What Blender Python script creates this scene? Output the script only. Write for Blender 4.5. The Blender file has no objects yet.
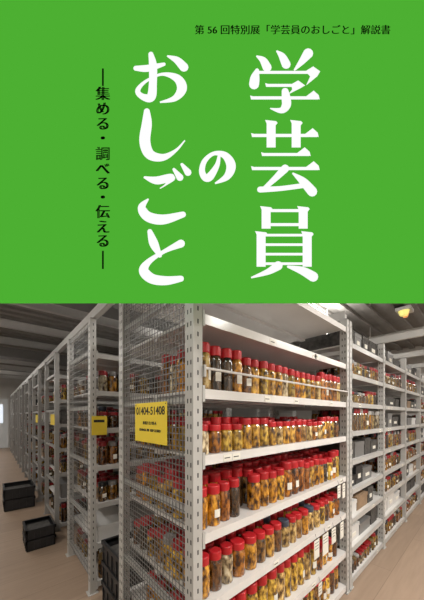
import bpy, math, random
import numpy as np
from mathutils import Vector, Matrix
random.seed(11)
sc = bpy.context.scene
try:
    sc.view_settings.view_transform = 'Standard'
    sc.view_settings.look = 'None'
except Exception as e:
    print(e)

# ------------------------------------------------------------------ materials
def new_mat(name, col, rough=.5, metal=0., emis=None, es=0., noise=None, bump=None, spec=.5, coat=0.):
    m = bpy.data.materials.new(name); m.use_nodes = True
    nt = m.node_tree; b = nt.nodes['Principled BSDF']
    b.inputs['Base Color'].default_value = (*col, 1)
    b.inputs['Roughness'].default_value = rough
    b.inputs['Metallic'].default_value = metal
    b.inputs['Specular IOR Level'].default_value = spec
    b.inputs['Coat Weight'].default_value = coat
    if emis:
        b.inputs['Emission Color'].default_value = (*emis, 1)
        b.inputs['Emission Strength'].default_value = es
    if noise:
        sc_, amt = noise
        tc = nt.nodes.new('ShaderNodeTexCoord'); n = nt.nodes.new('ShaderNodeTexNoise')
        n.inputs['Scale'].default_value = sc_; n.inputs['Detail'].default_value = 4
        nt.links.new(tc.outputs['Object'], n.inputs['Vector'])
        r = nt.nodes.new('ShaderNodeValToRGB')
        r.color_ramp.elements[0].position = .3; r.color_ramp.elements[1].position = .7
        r.color_ramp.elements[0].color = (*[c*(1-amt) for c in col], 1)
        r.color_ramp.elements[1].color = (*[min(1, c*(1+amt)) for c in col], 1)
        nt.links.new(n.outputs['Fac'], r.inputs['Fac'])
        nt.links.new(r.outputs['Color'], b.inputs['Base Color'])
    return m

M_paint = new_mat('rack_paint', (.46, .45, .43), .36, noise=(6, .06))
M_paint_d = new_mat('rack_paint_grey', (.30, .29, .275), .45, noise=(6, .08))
M_board = new_mat('shelf_board', (.70, .675, .65), .20, noise=(4, .05))
M_slot = new_mat('slot_dark', (.03, .03, .03), .8)
M_wire = new_mat('wire_steel', (.20, .20, .195), .4, .3)
M_yellow = new_mat('label_yellow', (.80, .60, .04), .55)
M_ink = new_mat('ink_black', (.012, .012, .012), .7)
M_black = new_mat('crate_black', (.018, .018, .020), .45, noise=(20, .3))
M_dark = new_mat('crate_contents', (.06, .055, .05), .7, noise=(30, .5))
M_wall = new_mat('wall_plaster', (.55, .53, .50), .8, noise=(3, .05))
M_ceil = new_mat('ceiling_deck', (.27, .255, .235), .8, noise=(3, .15))
M_joist = new_mat('ceiling_steel', (.62, .61, .59), .5)
M_duct = new_mat('duct_grey', (.20, .195, .19), .45, .3, noise=(4, .1))
M_card = new_mat('cardboard', (.26, .17, .10), .8, noise=(9, .2))
M_paper = new_mat('paper_label', (.75, .72, .64), .7)
M_dome = new_mat('glow_yellow', (.8, .7, .2), .4, emis=(.9, .80, .22), es=.8)
M_dome2 = new_mat('glow_orange', (.8, .4, .1), .4, emis=(.9, .36, .14), es=.6)
M_door = new_mat('door_paint', (.75, .77, .78), .5)
M_glassw = new_mat('door_window', (.8, .85, .9), .2, emis=(.8, .88, 1), es=.8)
M_green = new_mat('panel_green', (0, 0, 0), 1, emis=(.0742, .4287, .0319), es=1, spec=0)  # panel glows only to keep its printed colour even
M_white = new_mat('panel_white', (0, 0, 0), 1, emis=(1, 1, 1), es=1, spec=0)  # lettering glows to keep the print evenly white
M_sblack = new_mat('panel_black', (.002, .004, .002), 1, spec=0)
M_alu = new_mat('aluminium', (.6, .6, .6), .3, .8)

# jar body
M_jar = bpy.data.materials.new('jar_amber'); M_jar.use_nodes = True
nt = M_jar.node_tree; b = nt.nodes['Principled BSDF']
at = nt.nodes.new('ShaderNodeAttribute'); at.attribute_name = 'jar_col'
tc = nt.nodes.new('ShaderNodeTexCoord'); mp = nt.nodes.new('ShaderNodeMapping')
mp.inputs['Scale'].default_value = (1, 1, .55)
nz = nt.nodes.new('ShaderNodeTexNoise'); nz.inputs['Scale'].default_value = 52; nz.inputs['Detail'].default_value = 3
nt.links.new(tc.outputs['Object'], mp.inputs['Vector']); nt.links.new(mp.outputs['Vector'], nz.inputs['Vector'])
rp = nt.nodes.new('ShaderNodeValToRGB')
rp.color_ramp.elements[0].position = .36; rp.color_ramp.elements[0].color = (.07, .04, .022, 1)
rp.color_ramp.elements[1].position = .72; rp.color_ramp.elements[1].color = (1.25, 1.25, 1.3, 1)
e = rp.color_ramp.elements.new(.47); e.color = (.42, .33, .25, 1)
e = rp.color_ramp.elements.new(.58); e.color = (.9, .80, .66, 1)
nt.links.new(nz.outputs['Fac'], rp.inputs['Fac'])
mx = nt.nodes.new('ShaderNodeMix'); mx.data_type = 'RGBA'; mx.blend_type = 'MULTIPLY'
mx.inputs['Factor'].default_value = 1
nt.links.new(at.outputs['Color'], mx.inputs['A']); nt.links.new(rp.outputs['Color'], mx.inputs['B'])
nt.links.new(mx.outputs['Result'], b.inputs['Base Color'])
b.inputs['Roughness'].default_value = .10; b.inputs['Coat Weight'].default_value = .9; b.inputs['Coat Roughness'].default_value = .04
M_lid = bpy.data.materials.new('jar_lid'); M_lid.use_nodes = True
nt = M_lid.node_tree; b = nt.nodes['Principled BSDF']
at = nt.nodes.new('ShaderNodeAttribute'); at.attribute_name = 'jar_col'
nt.links.new(at.outputs['Color'], b.inputs['Base Color']); b.inputs['Roughness'].default_value = .33

# floor
M_floor = bpy.data.materials.new('floor_wood'); M_floor.use_nodes = True
nt = M_floor.node_tree; b = nt.nodes['Principled BSDF']
tc = nt.nodes.new('ShaderNodeTexCoord'); mp = nt.nodes.new('ShaderNodeMapping')
br = nt.nodes.new('ShaderNodeTexBrick'); br.inputs['Scale'].default_value = 1
br.inputs['Brick Width'].default_value = 1.8; br.inputs['Row Height'].default_value = .3
br.inputs['Mortar Size'].default_value = .002
br.inputs['Color1'].default_value = (.44, .315, .225, 1); br.inputs['Color2'].default_value = (.39, .28, .20, 1)
br.inputs['Mortar'].default_value = (.25, .18, .13, 1)
nz = nt.nodes.new('ShaderNodeTexNoise'); nz.inputs['Scale'].default_value = 3; nz.inputs['Detail'].default_value = 6
mp2 = nt.nodes.new('ShaderNodeMapping'); mp2.inputs['Scale'].default_value = (1, 12, 1)
nt.links.new(tc.outputs['Object'], mp.inputs['Vector']); nt.links.new(mp.outputs['Vector'], br.inputs['Vector'])
nt.links.new(tc.outputs['Object'], mp2.inputs['Vector']); nt.links.new(mp2.outputs['Vector'], nz.inputs['Vector'])
bw = nt.nodes.new('ShaderNodeMix'); bw.data_type = 'RGBA'; bw.blend_type='MULTIPLY'; bw.inputs['Factor'].default_value = .3
nt.links.new(nz.outputs['Fac'], bw.inputs['B']); nt.links.new(br.outputs['Color'], bw.inputs['A'])
nt.links.new(bw.outputs['Result'], b.inputs['Base Color'])
b.inputs['Roughness'].default_value = .42

# ------------------------------------------------------------------ mesh builder
class MB:
    def __init__(s): s.v=[]; s.f=[]; s.m=[]; s.mats=[]
    def mi(s, mat):
        if mat not in s.mats: s.mats.append(mat)
        return s.mats.index(mat)
    def box(s, x0,y0,z0,x1,y1,z1, mat):
        if x0>x1:x0,x1=x1,x0
        if y0>y1:y0,y1=y1,y0
        if z0>z1:z0,z1=z1,z0
        n=len(s.v); i=s.mi(mat)
        s.v += [(x0,y0,z0),(x1,y0,z0),(x1,y1,z0),(x0,y1,z0),(x0,y0,z1),(x1,y0,z1),(x1,y1,z1),(x0,y1,z1)]
        for q in ((0,3,2,1),(4,5,6,7),(0,1,5,4),(1,2,6,5),(2,3,7,6),(3,0,4,7)):
            s.f.append(tuple(n+a for a in q)); s.m.append(i)
    def cyl(s, p0, p1, r, mat, seg=10, r1=None):
        p0=Vector(p0); p1=Vector(p1); r1=r if r1 is None else r1
        d=(p1-p0).normalized(); u=d.orthogonal().normalized(); w=d.cross(u)
        n=len(s.v); i=s.mi(mat)
        for p,rr in ((p0,r),(p1,r1)):
            for k in range(seg):
                a=2*math.pi*k/seg; s.v.append(tuple(p+(u*math.cos(a)+w*math.sin(a))*rr))
        for k in range(seg):
            s.f.append((n+k,n+(k+1)%seg,n+seg+(k+1)%seg,n+seg+k)); s.m.append(i)
        s.f.append(tuple(n+k for k in reversed(range(seg)))); s.m.append(i)
        s.f.append(tuple(n+seg+k for k in range(seg))); s.m.append(i)
    def obj(s, name, parent=None, bevel=0):
        me=bpy.data.meshes.new(name); me.from_pydata(s.v,[],s.f)
        for m in s.mats: me.materials.append(m)
        me.polygons.foreach_set('material_index', s.m); me.update()
        o=bpy.data.objects.new(name, me); sc.collection.objects.link(o)
        if parent: o.parent=parent
        return o

# ------------------------------------------------------------------ jars
def jar_template(seg, label):
    prof_b=[(.86,0),(.97,.02),(1,.05),(1,.68),(.95,.735),(.82,.775),(.80,.80)]
    prof_l=[(.84,.785),(.90,.795),(.90,.80),(.90,.95),(.90,.955),(.86,.99),(.80,1.0)]
    V=[];F=[];Mt=[]
    def lathe(prof, mi, cap_top):
        n=len(V)
        for r,z in prof:
            for k in range(seg):
                a=2*math.pi*k/seg; V.append((r*math.cos(a), r*math.sin(a), z))
        for j in range(len(prof)-1):
            for k in range(seg):
                F.append((n+j*seg+k, n+j*seg+(k+1)%seg, n+(j+1)*seg+(k+1)%seg, n+(j+1)*seg+k)); Mt.append(mi)
        if cap_top:
            m=n+(len(prof)-1)*seg; F.append(tuple(m+k for k in range(seg))); Mt.append(mi)
    lathe(prof_b,0,0); lathe(prof_l,1,1)
    if label:
        n=len(V)
        angs=[math.radians(-90+t) for t in (-28,-10,10,28)]
        for a in angs:
            V.append((1.03*math.cos(a),1.03*math.sin(a),.22)); V.append((1.03*math.cos(a),1.03*math.sin(a),.42))
        for k in range(3):
            F.append((n+2*k,n+2*k+2,n+2*k+3,n+2*k+1)); Mt.append(2)
    return np.array(V), F, np.array(Mt)
TPL={}
def tpl(seg,label):
    if (seg,label) not in TPL: TPL[(seg,label)]=jar_template(seg,label)
    return TPL[(seg,label)]
AMB=[(.74,.36,.03),(.55,.22,.02),(.78,.46,.08),(.38,.14,.02),(.72,.42,.05),(.20,.09,.03),(.76,.56,.22),(.55,.38,.06),(.09,.055,.03),(.80,.55,.08),(.42,.24,.07),(.72,.64,.45),(.62,.32,.03)]
RED=(.47,.014,.020)
class Jars:
    def __init__(s): s.V=[];s.F=[];s.M=[];s.C=[];s.n=0
    def add(s,x,y,z,r,h,seg,label,col,rot,lid):
        V,F,Mt=tpl(seg,label)
        c,sn=math.cos(rot),math.sin(rot)
        P=np.empty_like(V)
        P[:,0]=x+r*(V[:,0]*c-V[:,1]*sn); P[:,1]=y+r*(V[:,0]*sn+V[:,1]*c); P[:,2]=z+h*V[:,2]
        s.V.append(P); s.F += [tuple(a+s.n for a in f) for f in F]; s.M.append(Mt)
        C=np.tile(np.array([*col,1.]),(len(V),1)); C[7*seg:14*seg,:3]=lid
        s.C.append(C); s.n+=len(V)
    def fill(s,x0,x1,y0,y1,z,r,h,seg,rows,skip=.04,dark=1.,other=.02,lab=.22):  # dark paints the dimness of far shelves into jar and lid colours
        sp=2*r+.006; run=0
        for j in range(rows):
            y=y0+r+.010+j*sp
            if y+r>y1: break
            x=x0+.006+random.random()*.01
            while True:
                if run<=0:
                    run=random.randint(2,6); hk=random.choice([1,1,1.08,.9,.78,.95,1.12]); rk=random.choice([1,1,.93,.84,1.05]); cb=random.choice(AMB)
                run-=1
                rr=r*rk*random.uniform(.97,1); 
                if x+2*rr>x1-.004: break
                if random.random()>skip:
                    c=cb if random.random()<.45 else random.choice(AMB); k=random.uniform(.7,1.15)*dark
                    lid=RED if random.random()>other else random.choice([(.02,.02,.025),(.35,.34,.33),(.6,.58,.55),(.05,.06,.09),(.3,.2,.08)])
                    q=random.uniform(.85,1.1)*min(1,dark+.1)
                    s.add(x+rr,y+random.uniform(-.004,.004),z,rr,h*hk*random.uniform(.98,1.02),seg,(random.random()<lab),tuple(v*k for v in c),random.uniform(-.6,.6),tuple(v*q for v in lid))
                x+=2*rr+.003+random.random()*.004
    def obj(s,name,parent):
        V=np.concatenate(s.V); me=bpy.data.meshes.new(name)
        me.from_pydata(V.tolist(),[],s.F)
        for m in (M_jar,M_lid,M_paper): me.materials.append(m)
        me.polygons.foreach_set('material_index', np.concatenate(s.M).astype(np.int32))
        sm=np.array([len(f)==4 for f in s.F]); me.polygons.foreach_set('use_smooth', sm)
        a=me.color_attributes.new('jar_col','FLOAT_COLOR','POINT'); a.data.foreach_set('color', np.concatenate(s.C).ravel())
        me.update(); o=bpy.data.objects.new(name,me); sc.collection.objects.link(o); o.parent=parent
        return o

# ------------------------------------------------------------------ racks
X0=.58
TOP=2.17
def post(mb,x,y,mat,w=.045,d=.055,h=TOP,slots=False,foot=True):
    t=.006
    mb.box(x,y,0.006,x+w,y+t,h,mat); mb.box(x,y+d-t,0.006,x+w,y+d,h,mat)
    mb.box(x,y+t,0.006,x+t,y+d-t,h,mat); mb.box(x+w-t,y+t,.006,x+w,y+d-t,h,mat)
    mb.box(x,y,h-.004,x+w,y+d,h,mat)
    if foot: mb.box(x-.015,y-.01,0,x+w+.015,y+d+.01,.006,mat)
    if slots:
        z=.1
        while z<h-.05:
            for yy in (y+d*.28,y+d*.66):
                mb.box(x-.0006,yy-.003,z,x,yy+.003,z+.018,M_slot)
            mb.box(x+w*.5-.003,y-.0006,z+.01,x+w*.5+.003,y,z+.028,M_slot)
            z+=.05
def rack(k, y0, depth, xs, tiers_per_bay, mesh_end, detail, mat, rail=()):
    mb=MB(); pw=.045
    y1=y0+depth
    for n,x in enumerate(xs):
        for yy in (y0,y1-.055):
            post(mb,x,yy,mat,slots=(detail and n<2))
        for z in (.12,.55,1.0,1.45,1.9,2.12):
            if n==0 or detail: mb.box(x+.012,y0+.055,z,x+.032,y1-.055,z+.03,mat)
    for bnum in range(len(xs)-1):
        xa=xs[bnum]+pw; xb=xs[bnum+1]
        for z in tiers_per_bay[bnum]:
            mb.box(xa,y0+.012,z-.012,xb,y1-.012,z,M_board)
            for ya,yb in ((y0+.004,y0+.012),(y1-.012,y1-.004)):
                mb.box(xa,ya,z-.038,xb,yb,z+.002,M_board if k==0 else mat)
            mb.box(xa,y0+depth*.5-.02,z-.03,xb,y0+depth*.5+.02,z-.012,M_board)
            for xx in (xa,xb-.012):
                mb.box(xx,y0-.003,z-.05,xx+.012,y0+.004,z+.015,mat)
            if detail:
                for q in range(3 if k==0 else 2):
                    if random.random()<.6:
                        tx=random.uniform(xa+.1,xb-.1); mb.box(tx,y0+.0025,z-.034,tx+.05,y0+.004,z-.006,M_paper)
                        mb.box(tx+.006,y0+.002,z-.022,tx+.04,y0+.0025,z-.018,M_ink)
        for z in rail:
            if bnum==0:
                mb.cyl((xa,y0-.006,z),(xb,y0-.006,z),.0055,M_board,8)
                for xx in (xa+.004,xb-.01):
                    mb.box(xx-.004,y0-.012,z-.035,xx+.006,y0+.006,z+.012,mat)
    o=mb.obj('storage_rack')
    if mesh_end:
        w=MB(); sp=mesh_end; x=xs[0]+.008; t=.0014
        yy=y0+.055
        while yy<y1-.05:
            w.box(x-t,yy-t,.12,x+t,yy+t,2.14,M_wire); yy+=sp
        z=.13
        while z<2.14:
            w.box(x-t-.002,y0+.05,z-t,x+t-.002,y1-.05,z+t,M_wire); z+=sp
        w.obj('wire_mesh_panel',o)
    return o
def boxes(o,x0,x1,y0,z,hmax):
    m=MB(); x=x0+.01
    while True:
        w=random.uniform(.14,.3); h=random.uniform(.5,.9)*hmax
        if x+w>x1: break
        mt=random.choice([M_dark,M_dark,M_card,M_duct,M_black,M_joist])
        m.box(x,y0+.03,z,x+w,y0+.45,z+h,mt); m.box(x-.003,y0+.027,z+h-.03,x+w+.003,y0+.453,z+h+.002,mt)
        if random.random()<.6: m.box(x+w*.3,y0+.026,z+h*.3,x+w*.7,y0+.03,z+h*.55,M_paper)
        x+=w+random.uniform(.008,.04)
    if m.v: m.obj('archive_boxes',o)

T1=[.06,.33,.635,.924,1.239,1.507,1.807,2.10]
XS1=[.58,2.10]
r1=rack(0,.76,.74,XS1,[T1],.026,True,M_paint,rail=(1.59,))
J=Jars()
J.fill(.63,2.09,.775,1.48,1.507,.032,.178,16,5,.01)
J.fill(.63,2.09,.775,1.48,1.239,.033,.138,16,9,.01)
J.fill(.63,2.09,.775,1.48,.924,.038,.185,16,8,.02,other=.03)
J.fill(.63,2.09,.775,1.48,.635,.040,.17,16,8,.03,other=.05)
J.fill(.63,2.09,.775,1.48,.33,.04,.2,12,6,.05)
J.fill(.63,2.09,.775,1.48,.06,.04,.2,12,4,.05)
J.obj('specimen_jars',r1)
m=MB()
for tx,w_,h_,z in ((1.54,.07,.12,.60),(1.66,.085,.14,.60),(1.80,.07,.11,.60),(1.95,.06,.12,.60),(1.60,.05,.08,.30),(1.90,.055,.09,.885),(1.99,.05,.11,.885)):
    m.box(tx,.752,z-h_,tx+w_,.7535,z,M_paper); m.cyl((tx+w_/2,.753,z),(tx+w_/2,.763,z+.035),.001,M_ink,6)
    for q in range(3): m.box(tx+.008,.7515,z-.02-q*.02,tx+w_-.01,.752,z-.017-q*.02,M_ink)
m.obj('hanging_paper_tags',r1)

T2=[.06,.31,.55,.79,1.03,1.27,1.51,1.75,2.0]
XS2=[2.16,3.1,4.1,5.1,6.1]
r1b=rack(9,.76,.74,XS2,[T2]*4,0,True,M_paint)
J=Jars()
for bi in range(4):
    for z in T2:
        if random.random()<.35 or z>1.9:
            boxes(r1b,XS2[bi]+.05,XS2[bi+1]-.005,.775,z,.18); continue
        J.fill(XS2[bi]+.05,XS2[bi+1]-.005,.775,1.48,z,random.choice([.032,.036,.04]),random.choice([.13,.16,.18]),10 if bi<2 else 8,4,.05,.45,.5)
J.obj('specimen_jars',r1b)

racks=[r1]
for k in range(1,9):
    y0=.76+1.42*k-.1
    xs=[X0,2.1,3.6] if k<3 else [X0,2.1]
    TT=[.08,.38,.70,1.0,1.3,1.6,1.9]
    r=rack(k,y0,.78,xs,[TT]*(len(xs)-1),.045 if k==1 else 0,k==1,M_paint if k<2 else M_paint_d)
    racks.append(r)
    J=Jars()
    for z in TT[:-1] if k<5 else TT[1:5]:
        xe = 2.09 if k<3 else 1.3
        if random.random()<.35:
            boxes(r,X0+.06,xe,y0+.0,z,.22); continue
        rows = 9 if k<3 else 7
        h=random.choice([.14,.17,.2])
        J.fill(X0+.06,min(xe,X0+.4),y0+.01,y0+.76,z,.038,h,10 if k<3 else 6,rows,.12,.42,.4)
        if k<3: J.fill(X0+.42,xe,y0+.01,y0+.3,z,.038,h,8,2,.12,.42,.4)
    J.obj('specimen_jars',r)

# ------------------------------------------------------------------ labels
def text(name,body,size,mat,mtx,parent,align='CENTER',off=0.,ext=.0005):
    cu=bpy.data.curves.new(name,'FONT'); cu.body=body; cu.size=size; cu.align_x=align; cu.align_y='CENTER'
    cu.extrude=ext; cu.offset=off; cu.materials.append(mat)
    o=bpy.data.objects.new(name,cu); sc.collection.objects.link(o)
    o.parent=parent; o.matrix_world=mtx
    return o
def label(x,ya,yb,za,zb,txt,parent):
    m=MB(); m.box(x-.002,ya,za,x,yb,zb,M_yellow)
    for yy in (ya+.01,yb-.01): m.cyl((x-.003,yy,zb-.01),(x-.002,yy,zb-.01),.003,M_slot,8)
    o=m.obj('rack_number_sign',parent)
    R=Matrix(((0,0,-1,0),(-1,0,0,0),(0,1,0,0),(0,0,0,1)))
    if txt:
        for i,(l,sz,dz) in enumerate(txt):
            R2=Matrix.Translation((x-.0028,(ya+yb)/2,zb-dz))@R
            text('sign_text',l,sz,M_ink,R2,o,off=.0006)
    return o
label(.578,.945,1.265,1.27,1.465,[('01404-51408',.054,.042),('SHELF 12 / 03-A',.020,.10),('ETHANOL 70%  KEEP CLOSED',.016,.135)],r1)
m=MB(); m.box(.585,2.06,1.25,.70,2.063,1.40,M_yellow); m.box(.60,2.0595,1.35,.68,2.06,1.37,M_ink); m.obj('rack_number_sign',racks[1])
label(.578,3.52,3.78,1.29,1.42,None,racks[2])
label(.578,4.95,5.2,1.29,1.42,None,racks[3])

# ------------------------------------------------------------------ crates
def crate(cx,cy,z,w,d,h,name='plastic_crate',n=1):
    mb=MB()
    for i in range(n):
        zz=z+i*(h+.002); x0,x1,y0,y1=cx-w/2,cx+w/2,cy-d/2,cy+d/2; t=.008
        mb.box(x0+.01,y0+.01,zz,x1-.01,y1-.01,zz+.01,M_black)
        mb.box(x0+.01,y0+.01,zz,x0+.01+t,y1-.01,zz+h-.01,M_black); mb.box(x1-.01-t,y0+.01,zz,x1-.01,y1-.01,zz+h-.01,M_black)
        mb.box(x0+.01,y0+.01,zz,x1-.01,y0+.01+t,zz+h-.01,M_black); mb.box(x0+.01,y1-.01-t,zz,x1-.01,y1-.01,zz+h-.01,M_black)
        for (a,b_,c,d_) in ((x0,y0,x1,y0+.018),(x0,y1-.018,x1,y1),(x0,y0,x0+.018,y1),(x1-.018,y0,x1,y1)):
            mb.box(a,b_,zz+h-.03,c,d_,zz+h,M_black)
        for q in range(5):
            xx=x0+.02+q*(w-.05)/4; mb.box(xx,y0+.002,zz+.01,xx+.01,y0+.01,zz+h-.03,M_black)
            yy=y0+.02+q*(d-.05)/4; mb.box(x0+.002,yy,zz+.01,x0+.01,yy+.01,zz+h-.03,M_black)
        mb.box(x0+.03,y0+.03,zz+h*.55,x1-.03,y1-.03,zz+h*.62,M_dark)
    return mb.obj(name)
crate(.40,3.33,0,.27,.34,.11,n=2)
crate(.33,4.95,0,.38,.5,.16,n=2)
crate(.80,1.78,0,.34,.40,.15,n=3)

# ------------------------------------------------------------------ room
RX0,RX1,RY0,RY1,CH=-1.3,8.2,-1.9,14.2,3.2
def slab(name,*a,mat): m=MB(); m.box(*a,mat); return m.obj(name)
slab('floor',RX0,RY0,-.1,RX1,RY1,0,mat=M_floor)
slab('wall_left',RX0-.15,RY0,0,RX0,RY1,CH,mat=M_wall)
slab('wall_right',RX1,RY0,0,RX1+.15,RY1,CH,mat=M_wall)
slab('wall_back',RX0,RY1,0,RX1,RY1+.15,CH,mat=M_wall)
slab('wall_front',RX0,RY0-.15,0,RX1,RY0,CH,mat=M_wall)
m=MB(); m.box(RX0,RY0,CH,RX1,RY1,CH+.15,M_ceil)
y=RY0+.1
while y<RY1-.1:
    m.box(RX0,y,CH-.05,RX1,y+.11,CH,M_ceil); y+=.26
m.obj('ceiling')
m=MB(); m.box(RX0,RY1-.02,0,-.45,RY1,.1,M_joist); m.box(.62,RY1-.02,0,RX1,RY1,.1,M_joist); m.obj('baseboard_back')
m=MB()
def ibeam_x(y,z,h=.14,w=.08):
    m.box(RX0,y-w/2,z,RX1,y+w/2,z+.01,M_joist); m.box(RX0,y-.005,z,RX1,y+.005,z+h,M_joist); m.box(RX0,y-w/2,z+h-.01,RX1,y+w/2,z+h,M_joist)
for i in range(10): ibeam_x(1.9+i*1.3,2.99)
m.obj('ceiling_joists')
for x,ya in ((.62,.78),(2.13,.78),(3.12,-1.8),(4.12,-1.8),(5.12,-1.8)):
    m=MB(); ye=13.0 if x<2.5 else 1.49
    m.box(x-.02,ya,TOP+.003,x+.02,ye,TOP+.045,M_paint)
    m.box(x-.02,ya,TOP+.045,x-.014,ye,TOP+.07,M_paint)
    m.obj('seismic_tie_bar')
for (y_,z_,h_,w_) in ((3.1,2.66,.2,.34),(7.0,2.66,.2,.34)):
    m=MB(); m.box(RX0+.02,y_-w_/2,z_,RX1-.02,y_+w_/2,z_+h_,M_duct)
    x=RX0+.3
    while x<RX1: m.box(x,y_-w_/2-.015,z_-.015,x+.03,y_+w_/2+.015,z_+h_+.015,M_duct); x+=1.0
    m.obj('air_duct')
for x,r in ((-.55,.03),(-.45,.018),(2.7,.03),(5.6,.025)):
    m=MB()
    m.cyl((x,RY0+.01,2.93),(x,RY1-.01,2.93),r,M_joist,12)
    y=RY0+.5
    while y<RY1: m.cyl((x,y,2.93),(x,y,3.15),.006,M_joist,6); m.box(x-r-.006,y-.012,2.93-r-.006,x+r+.006,y+.012,2.93+r+.006,M_joist); y+=1.5
    m.obj('ceiling_conduit')
# door
m=MB()
m.box(-.42,RY1-.06,0,-.36,RY1-.001,2.2,M_joist); m.box(.56,RY1-.06,0,.62,RY1-.001,2.2,M_joist); m.box(-.42,RY1-.06,2.14,.62,RY1-.001,2.2,M_joist)
m.box(-.36,RY1-.04,.01,.56,RY1-.001,2.14,M_door); m.box(-.2,RY1-.05,1.1,.4,RY1-.04,1.9,M_glassw)
m.cyl((-.28,RY1-.09,1.0),(-.28,RY1-.04,1.0),.02,M_alu)
m.obj('door_1')

# ------------------------------------------------------------------ lamps (pendants with an added upward fill)
def lamp(cx,cy,z,lx,ly,power,up=.22,col=(1,.965,.915)):
    m=MB(); m.box(cx-lx/2,cy-ly/2,z+.02,cx+lx/2,cy+ly/2,z+.09,M_joist)
    m.box(cx-lx/2-.01,cy-ly/2-.01,z,cx+lx/2+.01,cy-ly/2,z+.09,M_joist); m.box(cx-lx/2-.01,cy+ly/2,z,cx+lx/2+.01,cy+ly/2+.01,z+.09,M_joist)
    for sx in (-.35,.35): 
        if lx>ly: m.cyl((cx+sx*lx,cy,z+.09),(cx+sx*lx,cy,CH-.04),.006,M_joist,6)
        else: m.cyl((cx,cy+sx*ly,z+.09),(cx,cy+sx*ly,CH-.04),.006,M_joist,6)
    o=m.obj('ceiling_light')
    for nm,zz,pw,rx in (('tube_down',z+.01,power,0),('ceiling_fill',z+.10,power*up,math.pi)):  # up-facing light is added to brighten the ceiling
        L=bpy.data.lights.new(nm,'AREA'); L.shape='RECTANGLE'; L.size=lx; L.size_y=ly; L.energy=pw; L.color=col
        lo=bpy.data.objects.new(nm,L); sc.collection.objects.link(lo); lo.location=(cx,cy,zz); lo.rotation_euler=(rx,0,0); lo.parent=o
    return o
lamp(1.9,-1.0,2.75,1.2,.3,96)  # unseen lamp added across the aisle to light the jar fronts
lamp(4.2,-.8,2.80,1.2,.25,30,.8)
lamp(6.6,-.5,2.80,1.2,.25,36,.7)
lamp(-.6,-.6,2.75,.3,1.2,26)
for yy,p in ((2.2,24),(5.2,22),(8.2,22),(11.4,40)):
    lamp(-.85,yy,2.72,.25,1.2,p,.6)
lamp(3.0,4.2,2.75,1.2,.25,16,.4); lamp(1.6,1.75,2.75,1.2,.12,14,.5); lamp(3.6,1.75,2.75,1.2,.12,18,1.4)
# guessed lamp, added for an unclear coloured glow over the far aisle
m=MB()
cx,cy,cz=5.05,.95,3.06
m.box(cx-.13,cy-.10,cz+.04,cx+.13,cy+.10,CH-.05,M_joist)
m.cyl((cx-.05,cy,cz-.03),(cx-.05,cy,cz+.04),.05,M_dome,16,r1=.075); m.cyl((cx+.07,cy,cz-.03),(cx+.07,cy,cz+.04),.03,M_dome2,16,r1=.05)
m.obj('guessed_glow_lamp')

# ------------------------------------------------------------------ book cover's title panel, added as a hanging glowing board
F=Vector((.664,.747,0)).normalized(); R=Vector((F.y,-F.x,0))
CAMH=1.4; D=.88; f=249.; K=D/f      # K: metres per design unit on the title panel
origin=F*D+Vector((0,0,CAMH))
emp=bpy.data.objects.new('added_title_panel',None); sc.collection.objects.link(emp)
MW=Matrix(((R.x,0,-F.x,origin.x),(R.y,0,-F.y,origin.y),(0,1,0,origin.z),(0,0,0,1)))
emp.matrix_world=MW
def P(px,py): return ((px-212)*K,(416-py)*K)
mb=MB()
xa,ya=P(-22,302.8); xb,yb=P(446,-22)
mb.box(xa,ya,-.005,xb,yb,0,M_green)
o=mb.obj('glow_panel',emp); 
mb=MB()
mb.box(xa,ya+.03,-.03,xb,yb,-.005,M_alu)
mb.box(xa-.004,ya,-.03,xa,yb,0,M_alu); mb.box(xb,ya,-.03,xb+.004,yb,0,M_alu)
for xx in (xa+.2,xb-.2): mb.cyl((xx,yb,-.015),(xx,CH-.05-CAMH,-.015),.006,M_alu,8)
mb.obj('frame_and_rods',emp)

def catmull(pts,n=8):
    if len(pts)<3:
        (x0,y0,w0),(x1,y1,w1)=pts; return [(x0+(x1-x0)*t/n,y0+(y1-y0)*t/n,w0+(w1-w0)*t/n) for t in range(n+1)]
    P_=[pts[0]]+list(pts)+[pts[-1]]; out=[]
    for i in range(1,len(P_)-2):
        p0,p1,p2,p3=[np.array(P_[i+k],float) for k in (-1,0,1,2)]
        for j in range(n):
            t=j/n; out.append(tuple(.5*((2*p1)+(-p0+p2)*t+(2*p0-5*p1+4*p2-p3)*t*t+(-p0+3*p1-3*p2+p3)*t**3)))
    out.append(tuple(pts[-1])); return out
glyph=MB(); gi=[0]; DX=[0]
def poly(pts):
    n=len(glyph.v); z=.0016+gi[0]*.000001; gi[0]+=1
    for x,y in pts:
        a,b_=P(x+DX[0],y); glyph.v.append((a,b_,z))
    ar=sum(pts[i][0]*pts[(i+1)%len(pts)][1]-pts[(i+1)%len(pts)][0]*pts[i][1] for i in range(len(pts)))
    idx=list(range(n,n+len(pts)))
    if ar>0: idx.reverse()
    glyph.f.append(tuple(idx)); glyph.m.append(glyph.mi(M_white))
def stroke(*pts,cap=True):
    c=catmull(pts); L=[];Rr=[]
    for i,(x,y,w) in enumerate(c):
        a=c[max(0,i-1)]; b_=c[min(len(c)-1,i+1)]
        dx,dy=b_[0]-a[0],b_[1]-a[1]; l=math.hypot(dx,dy) or 1; nx,ny=-dy/l,dx/l
        w=max(w,.3); L.append((x+nx*w/2,y+ny*w/2)); Rr.append((x-nx*w/2,y-ny*w/2))
    for i in range(len(c)-1): poly([L[i],L[i+1],Rr[i+1],Rr[i]])
    if cap:
        for x,y,w in (c[0],c[-1]):
            if w>1.5: poly([(x+w/2*math.cos(t*math.pi/6),y+w/2*math.sin(t*math.pi/6)) for t in range(12)])
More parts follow.
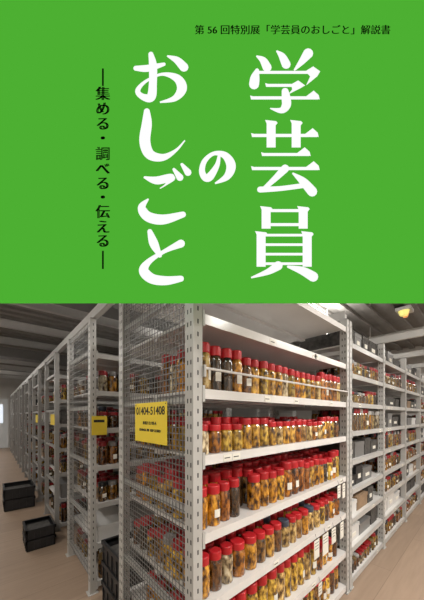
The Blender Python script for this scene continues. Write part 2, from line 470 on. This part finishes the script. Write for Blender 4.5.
def hz(x0,x1,y,w=3,u=5):
    poly([(x0-1,y-w/2-.8),(x0+2,y-w/2),(x1,y-w/2),(x1,y+w/2),(x0,y+w/2)])
    if u: poly([(x1-u*2.0,y-w/2),(x1-u*.75,y-w/2-u*.95),(x1+.5,y-w/2-u*.2),(x1+1.5,y+w/2)])
def vt(x,y0,y1,w=7):
    poly([(x-w/2-1.5,y0-1.5),(x+w/2+.5,y0-.3),(x+w/2+2,y0+1.5),(x+w/2,y0+4),(x+w/2,y1),(x-w/2,y1),(x-w/2,y0+2)])
# 学
stroke((257,57,2),(263,61,7),(267,68,9)); stroke((277,52,2),(282,57,7),(286,65,9)); stroke((308,54,10),(301,63,6),(294,71,1.5))
stroke((257,71,4),(255,78,9),(254,85,10)); hz(257,312,73,3,0)
poly([(305,72),(313,67),(320,72),(317,77),(306,86),(310,77)])
hz(266,298,86,3,0); poly([(291,85),(298,81),(305,86),(300,89),(288,95),(292,90)])
stroke((285,92,7),(286,99,9),(286,106,9),(281,111,6),(270,109,1)); hz(251,318,98.5,3.2,6)
# 芸
hz(252,317,136,3.2,6); vt(271,122,148,9); vt(296,122,148,9)
hz(262,309,155,3,6); hz(252,318,169,3.2,6)
stroke((285,169,8),(275,179,6),(264,189,4)); stroke((260,190,6),(280,189,5),(303,186,5)); stroke((293,174,2),(303,182,8),(312,192,10))
# 員
vt(266,208,229,9); vt(303,208,229,9); hz(266,303,211,3,0); hz(266,303,225,3,0)
vt(261,233,267,9); vt(307,233,267,9)
for yy in (235.5,245,254.5,264): hz(261,307,yy,2.6,0)
stroke((278,266,9),(268,272,6),(251,278,1.5)); stroke((288,267,2.5),(302,271,8),(313,277,10))
# の
stroke((219,157,3),(217,166,5),(210,177,8),(205,178,7),(202,171,6),(205,161,5),(214,154,4),(225,156,7),(231,166,9.5),(227,177,7),(215,184,1.5))
# お
stroke((136,69,5),(148,69,7),(164,65,3.5)); stroke((151,55,5),(153,66,8),(153,84,8),(151,98,9),(142,97,6),(138,91,5),(146,82,3),(162,75,3),(177,79,8),(182,89,10),(175,99,6),(160,103,1.5))
stroke((168,57,2),(177,61,7),(184,68,9))
# し
stroke((147,112,6),(147,124,10),(145,142,11),(150,155,10),(163,158,7),(176,151,3),(185,141,1.2))
# ご
stroke((145,178,2.5),(157,181,8),(172,178,7),(166,185,2),(160,189,1)); stroke((148,200,2),(142,208,8),(148,217,10),(163,220,10),(183,215,6))
stroke((174,170,3),(180,178,7)); stroke((182,165,3),(188,173,7))
# と
stroke((150,232,5),(154,244,9),(160,256,4)); stroke((181,244,8),(164,252,4),(149,262,6),(144,271,10),(152,279,10),(166,281,9),(181,279,6))
g=glyph.obj('title_lettering',emp)

def stext(body,px,py,size_px,width=None,bold=.5):
    n=2 if bold else 1
    for i in range(n):
        cu=bpy.data.curves.new('t','FONT'); cu.body=body; cu.size=size_px*K; cu.align_x='CENTER'; cu.align_y='CENTER'
        cu.materials.append(M_sblack)
        o=bpy.data.objects.new('small_lettering',cu); sc.collection.objects.link(o)
        bpy.context.view_layer.update()
        wd=o.dimensions.x/K
        if width: cu.size*=width/wd
        x,y=P(px+(i-.5)*bold,py); o.parent=emp; o.location=(x,y,.0012+.0002*i)
stext('第 56 回特別展「学芸員のおしごと」解説書',292.5,31,11,width=195,bold=.45)
for ch,yy in zip('集める・調べる・伝える',(95,110,125,139.5,155,170,184.5,198.5,213,228,242)):
    stext(ch,103,yy,14.5,bold=1.3)
mb=MB()
for a,b_ in ((69,86),(251,269)):
    x0,y0=P(102.2,a); x1,y1=P(103.8,b_); mb.box(x0,y0,0,x1,y1,.0015,M_sblack)
mb.obj('dash_rules',emp)

# ------------------------------------------------------------------ camera
cam=bpy.data.cameras.new('camera'); co=bpy.data.objects.new('camera',cam); sc.collection.objects.link(co)
cam.sensor_fit='HORIZONTAL'; cam.sensor_width=36; cam.lens=f/424*36; cam.shift_y=116/424; cam.clip_start=.05
co.location=(0,0,CAMH); co.rotation_euler=(math.pi/2,0,math.atan2(-F.x,F.y))
sc.camera=co
w=bpy.data.worlds.new('world'); sc.world=w; w.use_nodes=True
w.node_tree.nodes['Background'].inputs['Color'].default_value=(.5,.52,.55,1); w.node_tree.nodes['Background'].inputs['Strength'].default_value=.3
